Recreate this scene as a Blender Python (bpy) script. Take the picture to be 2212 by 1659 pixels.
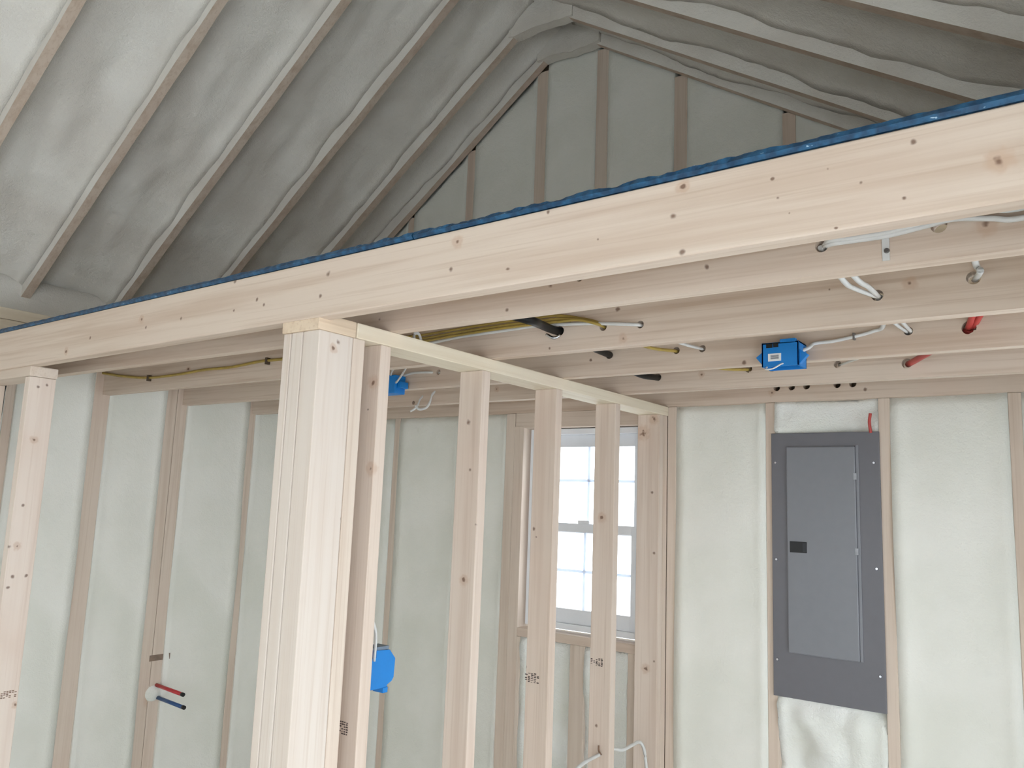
import bpy, bmesh, math, random
from mathutils import Vector, Matrix, noise

random.seed(7)
for o in list(bpy.data.objects):
    bpy.data.objects.remove(o)
scn = bpy.context.scene
COL = scn.collection

# ------------------------------------------------------------------ units
# Measurements are in "u" (u = 0.4234 m, so 0.96 u = 16 inch stud spacing),
# x to the right along the joists, y away from the camera, z relative to eye level.
S = 0.4234
EYE = 1.60
FL = -EYE / S                      # floor in u
def W(x, y, z): return Vector((x * S, y * S, EYE + z * S))

# ------------------------------------------------------------------ camera
FPX = 1744.72
RT = Vector((0.80903405, 0.58657048, 0.03740289))
UP = Vector((0.05592196, -0.14016611, 0.98854752))
FW = Vector((-0.58509541, 0.79767696, 0.14620133))
cam_d = bpy.data.cameras.new('camera')
cam = bpy.data.objects.new('camera', cam_d)
COL.objects.link(cam)
cam_d.sensor_width = 36.0
cam_d.lens = 36.0 * FPX / 2212.0
cam_d.clip_start = 0.02
M = Matrix((RT, UP, -FW)).transposed().to_4x4()
M.translation = W(0, 0, 0)
cam.matrix_world = M
scn.camera = cam

def at(px, py, axis, val):
    """pixel of the photograph -> point in u on the plane axis = val"""
    d = (px - 1106) * RT - (py - 829.5) * UP + FPX * FW
    return d * (val / d[axis])

# ------------------------------------------------------------------ world, light, exposure
wd = bpy.data.worlds.new('overcast_sky')
scn.world = wd
wd.use_nodes = True
bg = wd.node_tree.nodes['Background']
bg.inputs['Color'].default_value = (0.87, 0.94, 1.0, 1)
bg.inputs['Strength'].default_value = 3.0
scn.view_settings.view_transform = 'Standard'
scn.view_settings.look = 'None'
scn.view_settings.gamma = 1.0
scn.view_settings.use_curve_mapping = False
scn.view_settings.exposure = 0.62

# ------------------------------------------------------------------ materials
def srgb(r, g, b):
    def c(v):
        v /= 255.0
        return v / 12.92 if v <= 0.04045 else ((v + 0.055) / 1.055) ** 2.4
    return (c(r), c(g), c(b), 1)

class NT:
    def __init__(s, name):
        s.m = bpy.data.materials.new(name)
        s.m.use_nodes = True
        s.t = s.m.node_tree
        s.b = s.t.nodes['Principled BSDF']
    def n(s, typ, **kw):
        nd = s.t.nodes.new(typ)
        for k, v in kw.items():
            if k.startswith('i_'):
                nd.inputs[k[2:].replace('_', ' ')].default_value = v
            else:
                setattr(nd, k, v)
        return nd
    def l(s, a, b): s.t.links.new(a, b)
    def math(s, op, a, b=None, c=None, clamp=False):
        nd = s.t.nodes.new('ShaderNodeMath'); nd.operation = op; nd.use_clamp = clamp
        for i, v in enumerate((a, b, c)):
            if v is None: continue
            if isinstance(v, (int, float)): nd.inputs[i].default_value = v
            else: s.l(v, nd.inputs[i])
        return nd.outputs[0]
    def mix(s, fac, a, b, mode='MIX'):
        nd = s.t.nodes.new('ShaderNodeMix'); nd.data_type = 'RGBA'; nd.blend_type = mode
        for sock, v in ((nd.inputs[0], fac), (nd.inputs[6], a), (nd.inputs[7], b)):
            if isinstance(v, (int, float)): sock.default_value = v
            elif isinstance(v, tuple): sock.default_value = v
            else: s.l(v, sock)
        return nd.outputs[2]
    def ramp(s, fac, lo, hi):
        nd = s.t.nodes.new('ShaderNodeMapRange'); nd.interpolation_type = 'SMOOTHSTEP'
        s.l(fac, nd.inputs[0]); nd.inputs[1].default_value = lo; nd.inputs[2].default_value = hi
        return nd.outputs[0]
    def bump(s, h, strength=0.3, dist=0.01):
        nd = s.t.nodes.new('ShaderNodeBump')
        nd.inputs['Strength'].default_value = strength; nd.inputs['Distance'].default_value = dist
        s.l(h, nd.inputs['Height']); s.l(nd.outputs[0], s.b.inputs['Normal'])

def wood(name, axis, light=(220, 205, 190), dark=(198, 178, 160), knots=(), streak=0.5, sparse=0.80, pink=0.3):
    """spruce lumber, grain along the given axis; knots = [(x, y, z, r)] in metres, local"""
    k = NT(name)
    tc = k.n('ShaderNodeTexCoord').outputs['Object']
    rnd = k.n('ShaderNodeObjectInfo').outputs['Random']
    comb = k.n('ShaderNodeCombineXYZ')
    r10 = k.math('MULTIPLY', rnd, 23.0)
    for i in range(3): k.l(r10, comb.inputs[i])
    off = k.n('ShaderNodeVectorMath', operation='ADD'); k.l(tc, off.inputs[0]); k.l(comb.outputs[0], off.inputs[1])
    sc = [34.0, 34.0, 34.0]; sc['xyz'.index(axis)] = 1.3
    st = k.n('ShaderNodeVectorMath', operation='MULTIPLY'); k.l(off.outputs[0], st.inputs[0]); st.inputs[1].default_value = sc
    n1 = k.n('ShaderNodeTexNoise', i_Scale=1.0, i_Detail=4.0, i_Roughness=0.55); k.l(st.outputs[0], n1.inputs['Vector'])
    sc2 = [140.0] * 3; sc2['xyz'.index(axis)] = 2.2
    st2 = k.n('ShaderNodeVectorMath', operation='MULTIPLY'); k.l(off.outputs[0], st2.inputs[0]); st2.inputs[1].default_value = sc2
    n2 = k.n('ShaderNodeTexNoise', i_Scale=1.0, i_Detail=3.0); k.l(st2.outputs[0], n2.inputs['Vector'])
    n3 = k.n('ShaderNodeTexNoise', i_Scale=2.6, i_Detail=2.0); k.l(off.outputs[0], n3.inputs['Vector'])
    g = k.ramp(n1.outputs[0], 0.40, 0.72)
    g2 = k.math('MULTIPLY', k.ramp(n2.outputs[0], 0.52, 0.72), 0.35)
    col = k.mix(k.math('MULTIPLY', g, streak), srgb(*light), srgb(*dark))
    col = k.mix(g2, col, srgb(dark[0] - 12, dark[1] - 14, dark[2] - 16))
    col = k.mix(k.math('MULTIPLY', k.ramp(n3.outputs[0], 0.45, 0.7), pink), col, srgb(216, 192, 176))
    # per board tone
    col = k.mix(k.math('MULTIPLY', rnd, 0.18), col, srgb(202, 176, 154))
    # scattered small knots
    sv = [5.0, 5.0, 5.0]; sv['xyz'.index(axis)] = 3.2
    vv = k.n('ShaderNodeVectorMath', operation='MULTIPLY'); k.l(off.outputs[0], vv.inputs[0]); vv.inputs[1].default_value = sv
    vo = k.n('ShaderNodeTexVoronoi', i_Scale=1.0, i_Randomness=1.0); k.l(vv.outputs[0], vo.inputs['Vector'])
    sepc = k.n('ShaderNodeSeparateColor'); k.l(vo.outputs['Color'], sepc.inputs[0])
    pick = k.math('GREATER_THAN', sepc.outputs[0], sparse)
    rad = k.math('MULTIPLY_ADD', sepc.outputs[1], 0.05, 0.025)
    q = k.math('DIVIDE', vo.outputs['Distance'], rad)
    core = k.math('MULTIPLY', k.math('SUBTRACT', 1.0, k.ramp(q, 0.6, 1.1)), pick)
    halo = k.math('MULTIPLY', k.math('SUBTRACT', 1.0, k.ramp(q, 1.0, 2.4)), pick)
    n4 = k.n('ShaderNodeTexNoise', i_Scale=70.0, i_Detail=1.0); k.l(off.outputs[0], n4.inputs['Vector'])
    for (x, y, z, r) in knots:
        dv = k.n('ShaderNodeVectorMath', operation='SUBTRACT'); k.l(tc, dv.inputs[0]); dv.inputs[1].default_value = (x, y, z)
        ml = k.n('ShaderNodeVectorMath', operation='LENGTH'); k.l(dv.outputs[0], ml.inputs[0])
        qq = k.math('DIVIDE', k.math('ADD', ml.outputs['Value'], k.math('ADD', k.math('MULTIPLY', k.math('SUBTRACT', n2.outputs[0], 0.5), 0.005), k.math('MULTIPLY', k.math('SUBTRACT', n4.outputs[0], 0.5), r * 1.1))), r)
        big = r > 0.011
        core = k.math('MAXIMUM', core, k.math('MULTIPLY', k.math('SUBTRACT', 1.0, k.ramp(qq, 0.12, 0.5 if big else 0.85)), 0.9))
        if big: halo = k.math('MAXIMUM', halo, k.math('MULTIPLY', k.math('SUBTRACT', 1.0, k.ramp(qq, 0.65, 1.35)), 0.8))
    col = k.mix(k.math('MULTIPLY', halo, 0.5), col, srgb(188, 152, 124))
    col = k.mix(k.math('MULTIPLY', core, 0.85), col, srgb(96, 62, 44))
    k.l(col, k.b.inputs['Base Color'])
    k.b.inputs['Roughness'].default_value = 0.62
    k.b.inputs['Specular IOR Level'].default_value = 0.3
    k.bump(n2.outputs[0], 0.12, 0.002)
    return k.m

def foam_mat(name, a, b, scale=9.0, bump=0.5, yellow=None):
    k = NT(name)
    tc = k.n('ShaderNodeTexCoord').outputs['Object']
    n1 = k.n('ShaderNodeTexNoise', i_Scale=scale * 0.35, i_Detail=4.0); k.l(tc, n1.inputs['Vector'])
    n2 = k.n('ShaderNodeTexNoise', i_Scale=scale * 6, i_Detail=6.0, i_Roughness=0.65); k.l(tc, n2.inputs['Vector'])
    n3 = k.n('ShaderNodeTexNoise', i_Scale=scale * 22, i_Detail=2.0); k.l(tc, n3.inputs['Vector'])
    col = k.mix(k.ramp(n1.outputs[0], 0.35, 0.68), srgb(*a), srgb(*b))
    if yellow:
        col = k.mix(k.math('MULTIPLY', k.ramp(n2.outputs[0], 0.55, 0.8), 0.5), col, srgb(*yellow))
    k.l(col, k.b.inputs['Base Color'])
    k.b.inputs['Roughness'].default_value = 0.55
    k.b.inputs['Specular IOR Level'].default_value = 0.35
    h = k.math('ADD', n2.outputs[0], k.math('MULTIPLY', n3.outputs[0], 0.35))
    k.bump(h, bump, 0.012)
    return k.m

def plain(name, c, rough=0.5, metal=0.0, spec=0.5, var=0.06, scale=30):
    k = NT(name)
    tc = k.n('ShaderNodeTexCoord').outputs['Object']
    n1 = k.n('ShaderNodeTexNoise', i_Scale=scale, i_Detail=3.0); k.l(tc, n1.inputs['Vector'])
    d = tuple(max(0, int(v * (1 - var * 2))) for v in c)
    k.l(k.mix(n1.outputs[0], srgb(*c), srgb(*d)), k.b.inputs['Base Color'])
    k.b.inputs['Roughness'].default_value = rough
    k.b.inputs['Metallic'].default_value = metal
    k.b.inputs['Specular IOR Level'].default_value = spec
    return k.m

WX = wood('spruce_along_x', 'x')
WY = wood('spruce_along_y', 'y', light=(232, 220, 198), dark=(212, 194, 166))
WZ = wood('spruce_along_z', 'z')
WRAFT = wood('rafter_spruce', 'x', light=(218, 202, 186), dark=(190, 166, 145), streak=0.6)
FOAM = foam_mat('wall_foam', (240, 239, 231), (231, 231, 221), 8, 0.25)
FOAMB = foam_mat('rough_wall_foam', (243, 243, 238), (234, 235, 225), 9, 0.55)
RFOAM = foam_mat('roof_foam', (238, 234, 226), (228, 222, 213), 9, 0.45, (238, 234, 220))
RFCOAT = foam_mat('rafter_overspray_foam', (238, 234, 226), (228, 222, 213), 10, 0.35)
SHEATH = plain('sheathing_board', (196, 176, 148), 0.8, var=0.15, scale=20)
PANELG = plain('grey_panel_paint', (110, 109, 114), 0.35, var=0.02)
PANELD = plain('grey_panel_door_paint', (130, 131, 137), 0.32, var=0.02)
BLACK = plain('black_plastic', (22, 23, 26), 0.4)
BLACKC = plain('black_cable_jacket', (17, 16, 16), 0.5, spec=0.25)
WHITEC = plain('white_cable_jacket', (226, 225, 222), 0.4)
YELLC = plain('yellow_cable_jacket', (196, 168, 84), 0.5, var=0.14)
REDC = plain('red_conduit', (200, 78, 72), 0.4)
BLUEP = plain('blue_pipe', (48, 88, 140), 0.35)
REDP = plain('red_pipe', (206, 62, 66), 0.35)
BLUEB = plain('blue_box_plastic', (10, 126, 206), 0.45, var=0.03)
VINYL = plain('white_vinyl', (238, 240, 244), 0.35, var=0.01)
STEEL = plain('bright_screw', (210, 212, 216), 0.25, metal=1.0)
PAPER = plain('white_sticker', (236, 236, 234), 0.6, var=0.01)
INK = plain('ink', (74, 58, 54), 0.7)
RUST = plain('brown_ink', (132, 104, 84), 0.8)
CONC = plain('floor_board', (224, 221, 214), 0.7, var=0.05, scale=6)
BOUNCE_GROUND = plain('daylight_bounce_ground', (244, 246, 249), 0.9, var=0.03, scale=14)  # ground colour made near-white to bounce daylight up into the room
DRYWOOD = plain('door_paint', (226, 226, 222), 0.6)

k = NT('blue_edge_paint')
tc = k.n('ShaderNodeTexCoord').outputs['Object']
n1 = k.n('ShaderNodeTexNoise', i_Scale=60.0, i_Detail=4.0); k.l(tc, n1.inputs['Vector'])
mp = k.n('ShaderNodeVectorMath', operation='MULTIPLY'); k.l(tc, mp.inputs[0]); mp.inputs[1].default_value = (60, 60, 160)
n2 = k.n('ShaderNodeTexNoise', i_Scale=1.0, i_Detail=3.0); k.l(mp.outputs[0], n2.inputs['Vector'])
c = k.mix(k.ramp(n1.outputs[0], 0.35, 0.7), srgb(14, 54, 84), srgb(34, 88, 124))
c = k.mix(k.ramp(n2.outputs[0], 0.70, 0.76), c, srgb(168, 196, 214))
k.l(c, k.b.inputs['Base Color']); k.b.inputs['Roughness'].default_value = 0.45
k.bump(n1.outputs[0], 0.5, 0.004)
BLUEE = k.m

k = NT('window_glass')
k.b.inputs['Base Color'].default_value = (1, 1, 1, 1)
k.b.inputs['Roughness'].default_value = 0.0
k.b.inputs['IOR'].default_value = 1.45
k.b.inputs['Transmission Weight'].default_value = 1.0
k.b.inputs['Alpha'].default_value = 0.12
GLASS = k.m

k = NT('white_vinyl_grid')
k.b.inputs['Base Color'].default_value = srgb(240, 243, 248)
tr = k.n('ShaderNodeBsdfTranslucent'); tr.inputs[0].default_value = srgb(232, 240, 250)
mx = k.n('ShaderNodeMixShader'); mx.inputs[0].default_value = 0.4  # translucent share added so the backlit muntins look brighter
k.l(k.b.outputs[0], mx.inputs[1]); k.l(tr.outputs[0], mx.inputs[2]); k.l(mx.outputs[0], k.t.nodes['Material Output'].inputs[0])
VINYLG = k.m

# ------------------------------------------------------------------ object helpers
def tag(o, label=None, cat=None, group=None, kind=None):
    if label: o['label'] = label
    if cat: o['category'] = cat
    if group: o['group'] = group
    if kind: o['kind'] = kind
    return o
def link(name, me, mats, parent=None, loc=None):
    o = bpy.data.objects.new(name, me)
    for m in (mats if isinstance(mats, (list, tuple)) else [mats]): me.materials.append(m)
    if loc is not None: o.location = loc
    COL.objects.link(o)
    if parent is not None:
        o.parent = parent
        o.matrix_parent_inverse = PINV(parent)
    return o
def PINV(p):
    m = Matrix.Translation(p.location)
    q = p
    while q.parent is not None:
        q = q.parent
    return m.inverted() if p.parent is None else Matrix.Translation(p.location).inverted()
def empty(name, loc):
    o = bpy.data.objects.new(name, None); o.location = loc; o.empty_display_size = 0.1
    COL.objects.link(o); return o
def from_bm(name, bm, mats, parent=None, smooth=False):
    """bm in world metres -> object with its origin at the centre of the shape"""
    vs = [v.co for v in bm.verts]
    lo = Vector((min(v[i] for v in vs) for i in range(3))); hi = Vector((max(v[i] for v in vs) for i in range(3)))
    c = (lo + hi) / 2
    bmesh.ops.translate(bm, verts=bm.verts, vec=-c)
    bmesh.ops.recalc_face_normals(bm, faces=bm.faces)
    me = bpy.data.meshes.new(name); bm.to_mesh(me); bm.free()
    if smooth:
        for p in me.polygons: p.use_smooth = True
    return link(name, me, mats, parent, c)
def bm_box(bm, x0, x1, y0, y1, z0, z1, bevel=0.0, seg=2, mat=0):
    """box in u"""
    r = bmesh.ops.create_cube(bm, size=1.0)
    a, b = W(x0, y0, z0), W(x1, y1, z1)
    for v in r['verts']:
        v.co = Vector((a[i] + (v.co[i] + 0.5) * (b[i] - a[i]) for i in range(3)))
    es = list({e for v in r['verts'] for e in v.link_edges})
    fs = list({f for v in r['verts'] for f in v.link_faces})
    for f in fs: f.material_index = mat
    if bevel:
        bmesh.ops.bevel(bm, geom=es, offset=bevel, segments=seg, affect='EDGES', profile=0.6)
def box(name, x0, x1, y0, y1, z0, z1, mat, parent=None, bevel=0.0025):
    bm = bmesh.new(); bm_box(bm, x0, x1, y0, y1, z0, z1, bevel)
    return from_bm(name, bm, mat, parent)
def boxes(name, lst, mat, parent=None, bevel=0.0):
    bm = bmesh.new()
    for b in lst: bm_box(bm, *b, bevel)
    return from_bm(name, bm, mat, parent)
def smoothpath(pts, n=8):
    P = [Vector(p) for p in pts]
    if len(P) < 3: return P
    out = []
    for i in range(len(P) - 1):
        p0 = P[i - 1] if i else P[0] * 2 - P[1]
        p1, p2 = P[i], P[i + 1]
        p3 = P[i + 2] if i + 2 < len(P) else P[-1] * 2 - P[-2]
        for j in range(n):
            t = j / n
            out.append(0.5 * ((2 * p1) + (p2 - p0) * t + (2 * p0 - 5 * p1 + 4 * p2 - p3) * t * t + (3 * p1 - p0 - 3 * p2 + p3) * t ** 3))
    out.append(P[-1]); return out
def bm_tube(bm, pts, r, seg=8, flat=1.0, smooth=True, mat=0):
    """pts in u, r in metres"""
    P = [W(*p) for p in (smoothpath(pts) if smooth else [Vector(p) for p in pts])]
    rings = []; up = Vector((0, 0, 1))
    for i, p in enumerate(P):
        t = (P[min(i + 1, len(P) - 1)] - P[max(i - 1, 0)]).normalized()
        ref = up if abs(t.dot(up)) < 0.95 else Vector((1, 0, 0))
        s = t.cross(ref).normalized(); b = s.cross(t).normalized()
        rings.append([bm.verts.new(p + s * (math.cos(2 * math.pi * k / seg) * r * flat) + b * (math.sin(2 * math.pi * k / seg) * r)) for k in range(seg)])
    for a, b in zip(rings, rings[1:]):
        for k in range(seg):
            f = bm.faces.new((a[k], a[(k + 1) % seg], b[(k + 1) % seg], b[k])); f.smooth = True; f.material_index = mat
    for rg in (rings[0], rings[-1]):
        f = bm.faces.new(rg); f.material_index = mat
def tube(name, pts, r, mat, parent=None, **kw):
    bm = bmesh.new(); bm_tube(bm, pts, r, **kw)
    return from_bm(name, bm, mat, parent)
def board_with_holes(name, x0, x1, y0, y1, z0, z1, holes, mat, parent, n=16):
    """joist along x with drilled holes through y; holes (x, z, r) in u"""
    holes = sorted(holes); bm = bmesh.new()
    cells = []; cur = x0
    for i, (hx, hz, r) in enumerate(holes):
        hw = r * 1.7
        a = max(hx - hw, cur)
        b = hx + hw
        if i + 1 < len(holes): b = min(b, (hx + holes[i + 1][0]) / 2)
        cells.append((cur, a, None)); cells.append((a, b, (hx, hz, r))); cur = b
    cells.append((cur, x1, None))
    def q(pts, y): return bm.faces.new([bm.verts.new(W(px, y, pz)) for px, pz in pts])
    for a, b, h in cells:
        if b - a < 1e-5: continue
        if h is None:
            for y in (y0, y1): q([(a, z0), (b, z0), (b, z1), (a, z1)], y)
        else:
            hx, hz, r = h
            ang = sorted([2 * math.pi * k / n for k in range(n)] + [math.atan2(zz - hz, xx - hx) % (2 * math.pi) for xx in (a, b) for zz in (z0, z1)])
            def outer(t):
                c, s = math.cos(t), math.sin(t); best = 1e9
                if c > 1e-9: best = min(best, (b - hx) / c)
                if c < -1e-9: best = min(best, (a - hx) / c)
                if s > 1e-9: best = min(best, (z1 - hz) / s)
                if s < -1e-9: best = min(best, (z0 - hz) / s)
                return (hx + c * best, hz + s * best)
            m = len(ang)
            for i in range(m):
                t0, t1 = ang[i], ang[(i + 1) % m]
                i0 = (hx + r * math.cos(t0), hz + r * math.sin(t0)); i1 = (hx + r * math.cos(t1), hz + r * math.sin(t1))
                for y in (y0, y1): q([i0, outer(t0), outer(t1), i1], y)
                bm.faces.new([bm.verts.new(W(p[0], y, p[1])) for p, y in ((i0, y0), (i1, y0), (i1, y1), (i0, y1))])
        for z in (z0, z1):
            bm.faces.new([bm.verts.new(W(px, py, z)) for px, py in ((a, y0), (b, y0), (b, y1), (a, y1))])
    for x in (x0, x1):
        bm.faces.new([bm.verts.new(W(x, py, pz)) for py, pz in ((y0, z0), (y1, z0), (y1, z1), (y0, z1))])
    bmesh.ops.remove_doubles(bm, verts=bm.verts, dist=1e-5)
    return from_bm(name, bm, mat, parent)
def foam(name, o, U, V, N, nu, nv, hf, mat, parent, depth=0.12):
    """sprayed foam surface: o + a U + b V + h N (all in u), closed by a skirt down to -depth"""
    o, U, V, N = Vector(o), Vector(U), Vector(V), Vector(N)
    bm = bmesh.new(); g = []
    for i in range(nu + 1):
        row = []
        for j in range(nv + 1):
            a, b = i / nu, j / nv
            p = o + U * a + V * b
            row.append(bm.verts.new(W(*(p + N * hf(a, b, p)))))
        g.append(row)
    for i in range(nu):
        for j in range(nv):
            bm.faces.new((g[i][j], g[i + 1][j], g[i + 1][j + 1], g[i][j + 1])).smooth = True
    rim = [g[i][0] for i in range(nu)] + [g[nu][j] for j in range(nv)] + [g[i][nv] for i in range(nu, 0, -1)] + [g[0][j] for j in range(nv, 0, -1)]
    low = []
    idx = [(i, 0) for i in range(nu)] + [(nu, j) for j in range(nv)] + [(i, nv) for i in range(nu, 0, -1)] + [(0, j) for j in range(nv, 0, -1)]
    for (i, j) in idx:
        low.append(bm.verts.new(W(*(o + U * (i / nu) + V * (j / nv) - N * depth))))
    for i in range(len(rim)):
        k2 = (i + 1) % len(rim)
        bm.faces.new((rim[i], low[i], low[k2], rim[k2]))
    bm.faces.new(low)
    return from_bm(name, bm, mat, parent)
def nz(p, s=1.0, seed=0.0): return noise.noise(Vector((p[0] * s + seed, p[1] * s + seed * 1.7, p[2] * s - seed)))

T = 0.09            # 1.5 inch lumber
D = 0.2067          # 3.5 inch
# ------------------------------------------------------------------ main planes (u)
XL, XR = -8.72, 0.70       # inner stud faces left, right
YB, YF = 7.30, -6.5        # back, front
ML, CL = 0.7255, 8.7296    # left rafter undersides  z = ML x + CL
MR, CR = -0.6432, 2.3381   # right rafter undersides z = MR x + CR
ZC = 5.10                  # underside of collar blocks
RD = 0.36                  # rafter depth
XRIDGE = (CR - CL) / (ML - MR)
def zroof(x): return min(ML * x + CL, MR * x + CR, ZC + 0.25)

# ================================================================== STRUCTURE
ground = box('ground', -40, 40, -40, 40, FL - 0.6, FL - 0.4, BOUNCE_GROUND, bevel=0); tag(ground, kind='structure')
floor = box('floor', -9.4, XR + D, YF - D, YB + D, FL - 0.1, FL, CONC, bevel=0); tag(floor, kind='structure')

# ---- wall_back : sheathing with a window opening, studs, foam
WXL, WXR, WZB, WZT = -5.165, -3.745, -1.31, 0.832
ZG = 5.6
def gable_poly(name, y0, y1, mat, holes=()):
    """end wall sheathing following the roof, with rectangular openings (x0, x1, z0, z1)"""
    bm = bmesh.new()
    xs = [-9.4, -8.2, -7, -6, -5.05, XRIDGE, -4.26, -3, -2, -1, XR + D]
    for h in holes: xs += [h[0], h[1]]
    xs = sorted(set(xs))
    ztop = lambda x: min(ML * x + CL, MR * x + CR) + 0.46
    for a, b in zip(xs, xs[1:]):
        segs = []; lo = (FL, FL)
        for h in sorted(holes, key=lambda q: q[2]):
            if a >= h[0] - 1e-6 and b <= h[1] + 1e-6:
                segs.append((lo, (h[2], h[2]))); lo = (h[3], h[3])
        segs.append((lo, (ztop(a), ztop(b))))
        for (la, lb), (ha, hb) in segs:
            if ha - la < 1e-4: continue
            v = [bm.verts.new(W(x, y, z)) for y in (y0, y1) for x, z in ((a, la), (b, lb), (b, hb), (a, ha))]
            bm.faces.new(v[:4]); bm.faces.new(v[4:][::-1])
            for i in range(4): bm.faces.new((v[i], v[(i + 1) % 4], v[4 + (i + 1) % 4], v[4 + i]))
    return tag(from_bm(name, bm, mat), kind='structure')
wall_back = gable_poly('wall_back', YB + D, YB + D + 0.05, SHEATH, [(WXL, WXR, WZB, WZT)])
YS = YB + D
ZW = 1.0                                    # underside of joists
bst = [(-8.70, -8.61), (-7.15, -7.06), (-6.10, -6.01), (-5.41, -5.29), (-3.435, -3.345), (-2.465, -2.375), (-1.505, -1.415), (-0.565, -0.475), (0.45, 0.54)]
for a, b in bst:
    box('stud', a, b, YB, YS, FL + T, 0.998, WZ, wall_back)
box('jack_stud', -5.29, WXL, YB, YS, FL + T, WZT + 0.02, WZ, wall_back)
box('jack_stud', WXR, WXR + T, YB, YS, FL + T, WZT + 0.02, WZ, wall_back)
box('header', WXL - 0.12, WXR + T, YB + 0.004, YS, WZT, ZW, WX, wall_back)
box('window_sill_plate', WXL, WXR, YB, YS, WZB - T, WZB, WX, wall_back)
for a, b in ((-4.495, -4.32), (-3.835, WXR), (-5.165, -5.12)):
    box('cripple_stud', a, b, YB, YS, FL + T, WZB - T, WZ, wall_back)
box('bottom_plate', -8.7, XR, YB, YS, FL, FL + T, WX, wall_back)

def hf_wall(seed, rec=0.035, amp=0.02, rough=0.0, cap=None):
    def h(a, b, p):
        e = min(a, 1 - a, 0.18) / 0.18
        e2 = min(b, 1 - b, 0.03) / 0.03
        v = -rec + 0.02 * (e - 1) * 0 + amp * nz(p, 0.9, seed) + amp * 0.5 * nz((p[0] * 3, p[1] * 3, p[2] * 0.7), 1, seed + 3)
        if rough: v += rough * nz(p, 2.6, seed + 7) + rough * 0.6 * abs(nz(p, 5.5, seed + 2))
        v += 0.03 * (1 - e) ** 2 - 0.02 * (1 - e2)
        if cap and cap(b): v = min(v, -0.004)
        return v
    return h
bays = [(-8.61, -7.15), (-7.06, -6.10), (-6.01, -5.41), (-3.345, -2.465), (-1.415, -0.565), (-0.475, 0.45)]
for i, (a, b) in enumerate(bays):
    foam('foam_panel', (a, YB, FL + T), (b - a, 0, 0), (0, 0, ZW - FL - T), (0, -1, 0), 10, 60, hf_wall(i * 3.1, 0.03, 0.028), FOAM, wall_back)
foam('foam_panel', (-2.375, YB, FL + T), (0.87, 0, 0), (0, 0, -1.45 - FL - T), (0, -1, 0), 16, 40, hf_wall(31, 0.05, 0.05, 0.15, lambda b: b > 0.93), FOAMB, wall_back)
foam('foam_panel', (-2.375, YB, 0.66), (0.87, 0, 0), (0, 0, 0.34), (0, -1, 0), 18, 12, hf_wall(35, 0.03, 0.03, 0.10, lambda b: b < 0.25), FOAMB, wall_back)
foam('foam_panel', (-2.375, YB, -1.47), (0.87, 0, 0), (0, 0, 2.15), (0, -1, 0), 6, 12, hf_wall(36, 0.12, 0.01), FOAM, wall_back, 0.05)
for a, b, s in ((-5.12, -4.495, 41), (-4.32, -3.835, 44)):
    foam('foam_panel', (a, YB, FL + T), (b - a, 0, 0), (0, 0, WZB - T - FL - T), (0, -1, 0), 10, 40, hf_wall(s, 0.05, 0.03, 0.05), FOAMB, wall_back)
# gable above the loft
gst = [(-8.0, -7.9), (-7.12, -7.02), (-6.165, -6.045), (-5.145, -4.99), (-4.335, -4.185), (-3.395, -3.25), (-2.28, -2.155), (-1.3, -1.2), (-0.4, -0.3)]
for a, b in gst:
    x = a if (a + b) / 2 < -4.6 else b
    box('gable_stud', a, b, YB, YS, 1.362, zroof(x) + 0.05, WZ, wall_back)
ge = [-9.2] + [v for p in gst for v in p] + [XR]
for i in range(0, len(ge), 2):
    a, b = ge[i], ge[i + 1]
    if b - a < 0.05: continue
    U = Vector((b - a, 0, 0))
    za, zb = zroof(a), zroof(b)
    bm = bmesh.new(); nu, nv = 10, 24; g = []
    hfun = hf_wall(60 + i, 0.03, 0.02)
    for ii in range(nu + 1):
        row = []
        for jj in range(nv + 1):
            A, B = ii / nu, jj / nv
            x = a + (b - a) * A; zt = zroof(x) + 0.1
            p = Vector((x, YB, 1.37 + (zt - 1.37) * B))
            row.append(bm.verts.new(W(x, YB - hfun(A, B, p), p.z)))
        g.append(row)
    for ii in range(nu):
        for jj in range(nv):
            bm.faces.new((g[ii][jj], g[ii + 1][jj], g[ii + 1][jj + 1], g[ii][jj + 1])).smooth = True
    r = bmesh.ops.extrude_face_region(bm, geom=list(bm.faces))
    for v in r['geom']:
        if isinstance(v, bmesh.types.BMVert): v.co.y = W(0, YS - 0.01, 0).y
    from_bm('foam_panel', bm, FOAM, wall_back)

# ---- wall_left
wall_left = tag(box('wall_left', XL - D - 0.05, XL - D, YF, YB, FL, 1.75, SHEATH, bevel=0), kind='structure')
lst = [(6.285, 6.375), (5.145, 5.275), (5.28, 5.41), (4.31, 4.48), (3.44, 3.53), (2.48, 2.57), (1.52, 1.61), (0.56, 0.65), (-0.4, -0.31), (-1.36, -1.27), (-2.32, -2.23), (-3.28, -3.19), (-4.24, -4.15), (-5.2, -5.11), (-6.3, -6.2)]
for a, b in lst:
    box('stud', XL - D, XL, a, b, FL + T, 1.5, WZ, wall_left)
box('bottom_plate', XL - D, XL, YF, YB, FL, FL + T, WY, wall_left)
box('top_plate', XL - 0.6, XL, YF, YB, 1.5, 1.62, WY, wall_left)
box('top_plate', XL - 0.6, XL - 0.01, YF, YB, 1.625, 1.74, WY, wall_left)
le = sorted([v for p in lst for v in p]); le = [YF] + le + [YB]
for i in range(0, len(le), 2):
    a, b = le[i], le[i + 1]
    if b - a < 0.05: continue
    foam('foam_panel', (XL, a, FL + T), (0, b - a, 0), (0, 0, 1.5 - FL - T), (1, 0, 0), 10, 60, hf_wall(80 + i, 0.022, 0.03), FOAM, wall_left)

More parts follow.
